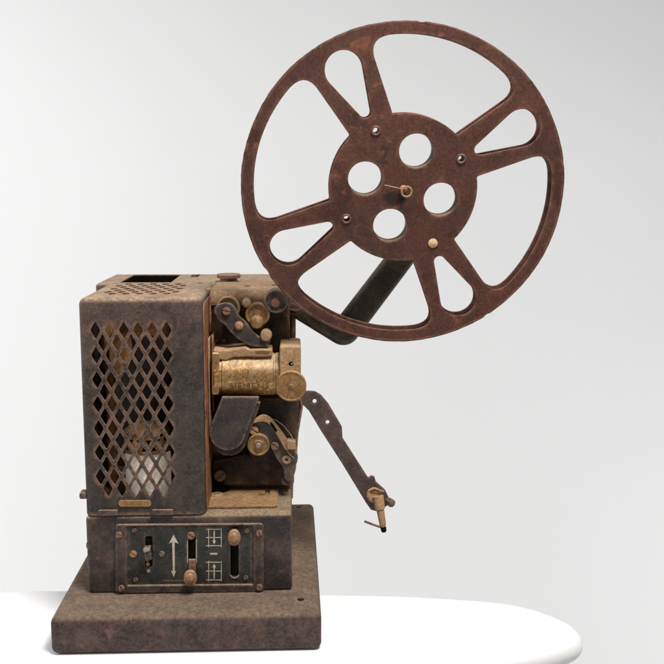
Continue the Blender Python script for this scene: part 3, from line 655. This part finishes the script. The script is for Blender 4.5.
# ------------------------------------------------------------------ film reel
yre = .088
rc = P(403.2, 188.6, yre); tilt = R(8.5)
MR = Matrix.Translation(rc) @ Matrix.Rotation(-tilt*-1, 4, 'X') @ Matrix(((1, 0, 0, 0), (0, 0, -1, 0), (0, 1, 0, 0), (0, 0, 0, 1)))
u = mm(1, yre)*.993
reel = empty('film_reel', rc, label='large rusty red brown film reel with four round hub holes, mounted on the projector arm', cat='film reel')
A0 = 27.7
def polar(r, deg): return (r*u*math.cos(R(deg)), r*u*math.sin(R(deg)))
def window(c):
    pts = []
    n = 14; h0 = 26.8; h1 = 33.2
    raw = [(74.5, c-h0+2*h0*i/n, 1.2) for i in range(n+1)] + [(149.5, c+h1-2*h1*i/n, 0) for i in range(n+1)]
    out = []
    for i, (r, a, f) in enumerate(raw):
        x, y = polar(r, a); rr = 0
        if i in (0, n): rr = 2*u
        out.append((x, y, rr))
    # big rounding at outer corners: shorten arc and use tangential fillet
    arc = [(149.5, c+h1-9-2*(h1-9)*i/12) for i in range(13)]
    P1 = [(*polar(74.5, c-h0+2*h0*i/n), 2*u if i in (0, n) else 0) for i in range(n+1)]
    e1 = [(*polar(126, c+h0+4.2), 0)]
    def bez(a, b, cc, m=8): return [tuple((1-t)**2*a[j]+2*t*(1-t)*b[j]+t*t*cc[j] for j in (0, 1))+(0,) for t in [i/m for i in range(1, m)]]
    ca = polar(126, c+h0+4.2); cb = polar(153.5, c+h1-.5); cc_ = polar(149.5, c+h1-12)
    da = polar(126, c-h0-4.2); db = polar(153.5, c-h1+.5); dc = polar(149.5, c-h1+12)
    arc = [(*polar(149.5, c+h1-12-2*(h1-12)*i/16), 0) for i in range(17)]
    return fillet(P1+e1+bez(ca, cb, cc_)+arc+bez(dc, db, da)+[(*da, 0)], 0)
def tear(c):
    r1, r2, d1, d2 = 5.6*u, 18.5*u, 85*u, 130.5*u
    al = math.acos((r2-r1)/(d2-d1)); pts = []
    for i in range(13):
        a = PI-(PI-al)+2*(PI-al)*i/12
    for i in range(25):
        a = -(PI-al)+2*(PI-al)*i/24; pts.append((d2+r2*math.cos(a), r2*math.sin(a)))
    for i in range(13):
        a = (PI-al)+2*al*i/12; pts.append((d1+r1*math.cos(a), r1*math.sin(a)))
    ca, sa = math.cos(R(c)), math.sin(R(c))
    return [(x*ca-y*sa, x*sa+y*ca) for x, y in pts]
jit = [0, 1.2, 0, -.6]
wins = [window(A0+45+90*k) for k in range(4)]; tears = [tear(A0+90*k) for k in range(4)]
HA = [A0+45+2.2+90*k for k in range(4)]
holes4 = [circ(*polar(39.6, a), 17*u, 40) for a in (70, 160, 250, 340)]
holes4 = [circ(*polar(39.6, a), 17.1*u, 40) for a in (72.5, 165.3, 252, 343.8)]
riv = [circ(*polar(64.3, a), 2.9*u, 16) for a in (28, 116.5, 208.5)]
GAP = .019
def flange(z0, first):
    rng = random.Random(5); oc = []
    for i in range(240):
        a = 2*PI*i/240; rr = 162*u*(1+.0012*math.sin(3*a+1)+.0008*math.sin(11*a)+rng.uniform(-.0011, .0011)-(.006 if i in (57, 141, 142, 203) else 0))
        oc.append((rr*math.cos(a), rr*math.sin(a)))
    me = slab2(oc, wins+tears+holes4+(riv if first else riv), .0022, .0007, 2)
    # shallow rolled lip on the outer edge, slightly wavy sheet
    me.transform(Matrix.Translation((0, 0, z0)))
    return me
def place(me):
    me.transform(Matrix.Diagonal((1, .988, 1, 1))); me.transform(MR); return me
def warp(me):
    for v in me.vertices[:0]:
        a = math.atan2(v.co.y, v.co.x); r = math.hypot(v.co.x, v.co.y)/(162*u)
        v.co.z += .0012*r*r*math.sin(2*a+.6)+.0006*r*math.sin(5*a)
    return me
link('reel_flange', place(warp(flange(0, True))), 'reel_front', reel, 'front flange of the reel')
link('reel_flange', place(warp(flange(-GAP, False))), 'reel', reel, 'rear flange of the reel')
ring = lathe([(.0006, 161*u), (.0013, 160.6*u), (.0013, 160*u), (.0009, 159.5*u), (.0002, 159.4*u), (-.0005, 160*u), (-.0005, 161*u), (.0006, 161*u)], (0, 0, 0), (0, 0, 1), 160)
link('rim_lip', place(warp(ring)), 'reel', reel)
hubm = slab2(circ(0, 0, 58.5*u, 72), holes4, GAP-.0026, 0); hubm.transform(Matrix.Translation((0, 0, -GAP/2)))
link('reel_hub', place(hubm), 'inner', reel)  # black material paints the shade on the hub hole walls
for i, a in enumerate((28, 116.5, 208.5)):
    x, y = polar(64.3, a)
    link('eyelet', place(lathe([(-.0005, 3*u), (.0014, 3.1*u), (.0022, 4*u), (.0012, 5*u), (-.0005, 5.2*u)], (x, y, .001), (0, 0, 1), 24)), 'reel' if i else 'lever', reel)
x, y = polar(64.5, 299.7)
link('rivet', place(lathe([(-.001, 0), (-.001, 5*u), (.0012, 4.8*u), (.0022, 3*u), (.0024, 0)], (x, y, .001), (0, 0, 1), 24)), metal('pale_brass', (.75, .58, .34), (.6, .42, .22), rust=.1, dust=.2, metallic=.2, film=.05, sc=3), reel, 'pale brass rivet')
cu = bpy.data.curves.new('t', 'FONT'); cu.body = '2'; cu.size = 24*u; cu.extrude = .0001; cu.offset = .0004
tm = tomesh(bpy.data.objects.new('t', cu)); tm.transform(Matrix.Translation((-27*u, 27*u, .00125)) @ Matrix.Rotation(R(-8), 4, 'Z') @ Matrix.Diagonal((.9, .95, 1, 1)))
link('painted_number', place(tm), 'darkink', reel, 'faint dark hand painted number on the hub')
# spindle: belongs to the projector arm
def rp(px, py, z): v = Vector(((px-403.2)*u, (187-py)*u, z)); return MR @ v
nrm = (MR.to_3x3() @ Vector((0, 0, 1)))
link('reel_spindle', lathe([(-.09, 0), (-.09, .009), (-GAP-.004, .009), (-GAP-.004, .0045), (.006, .0045), (.008, .0035), (.014, .003), (.015, 0)], MR @ Vector((0, 0, 0)), tuple(nrm), 24), 'orange', ua)
ring_pts = [rp(405+5*math.cos(2*PI*i/20), 188-5*math.sin(2*PI*i/20), .017) for i in range(21)]
link('spindle_clip', join(rod(ring_pts, .0012), rod([rp(401, 185.5, .017), rp(392, 183.5, .016), rp(383.5, 182, .013)], .0006)), 'tan', ua, 'small brass ring clip with a thin wire on the spindle')
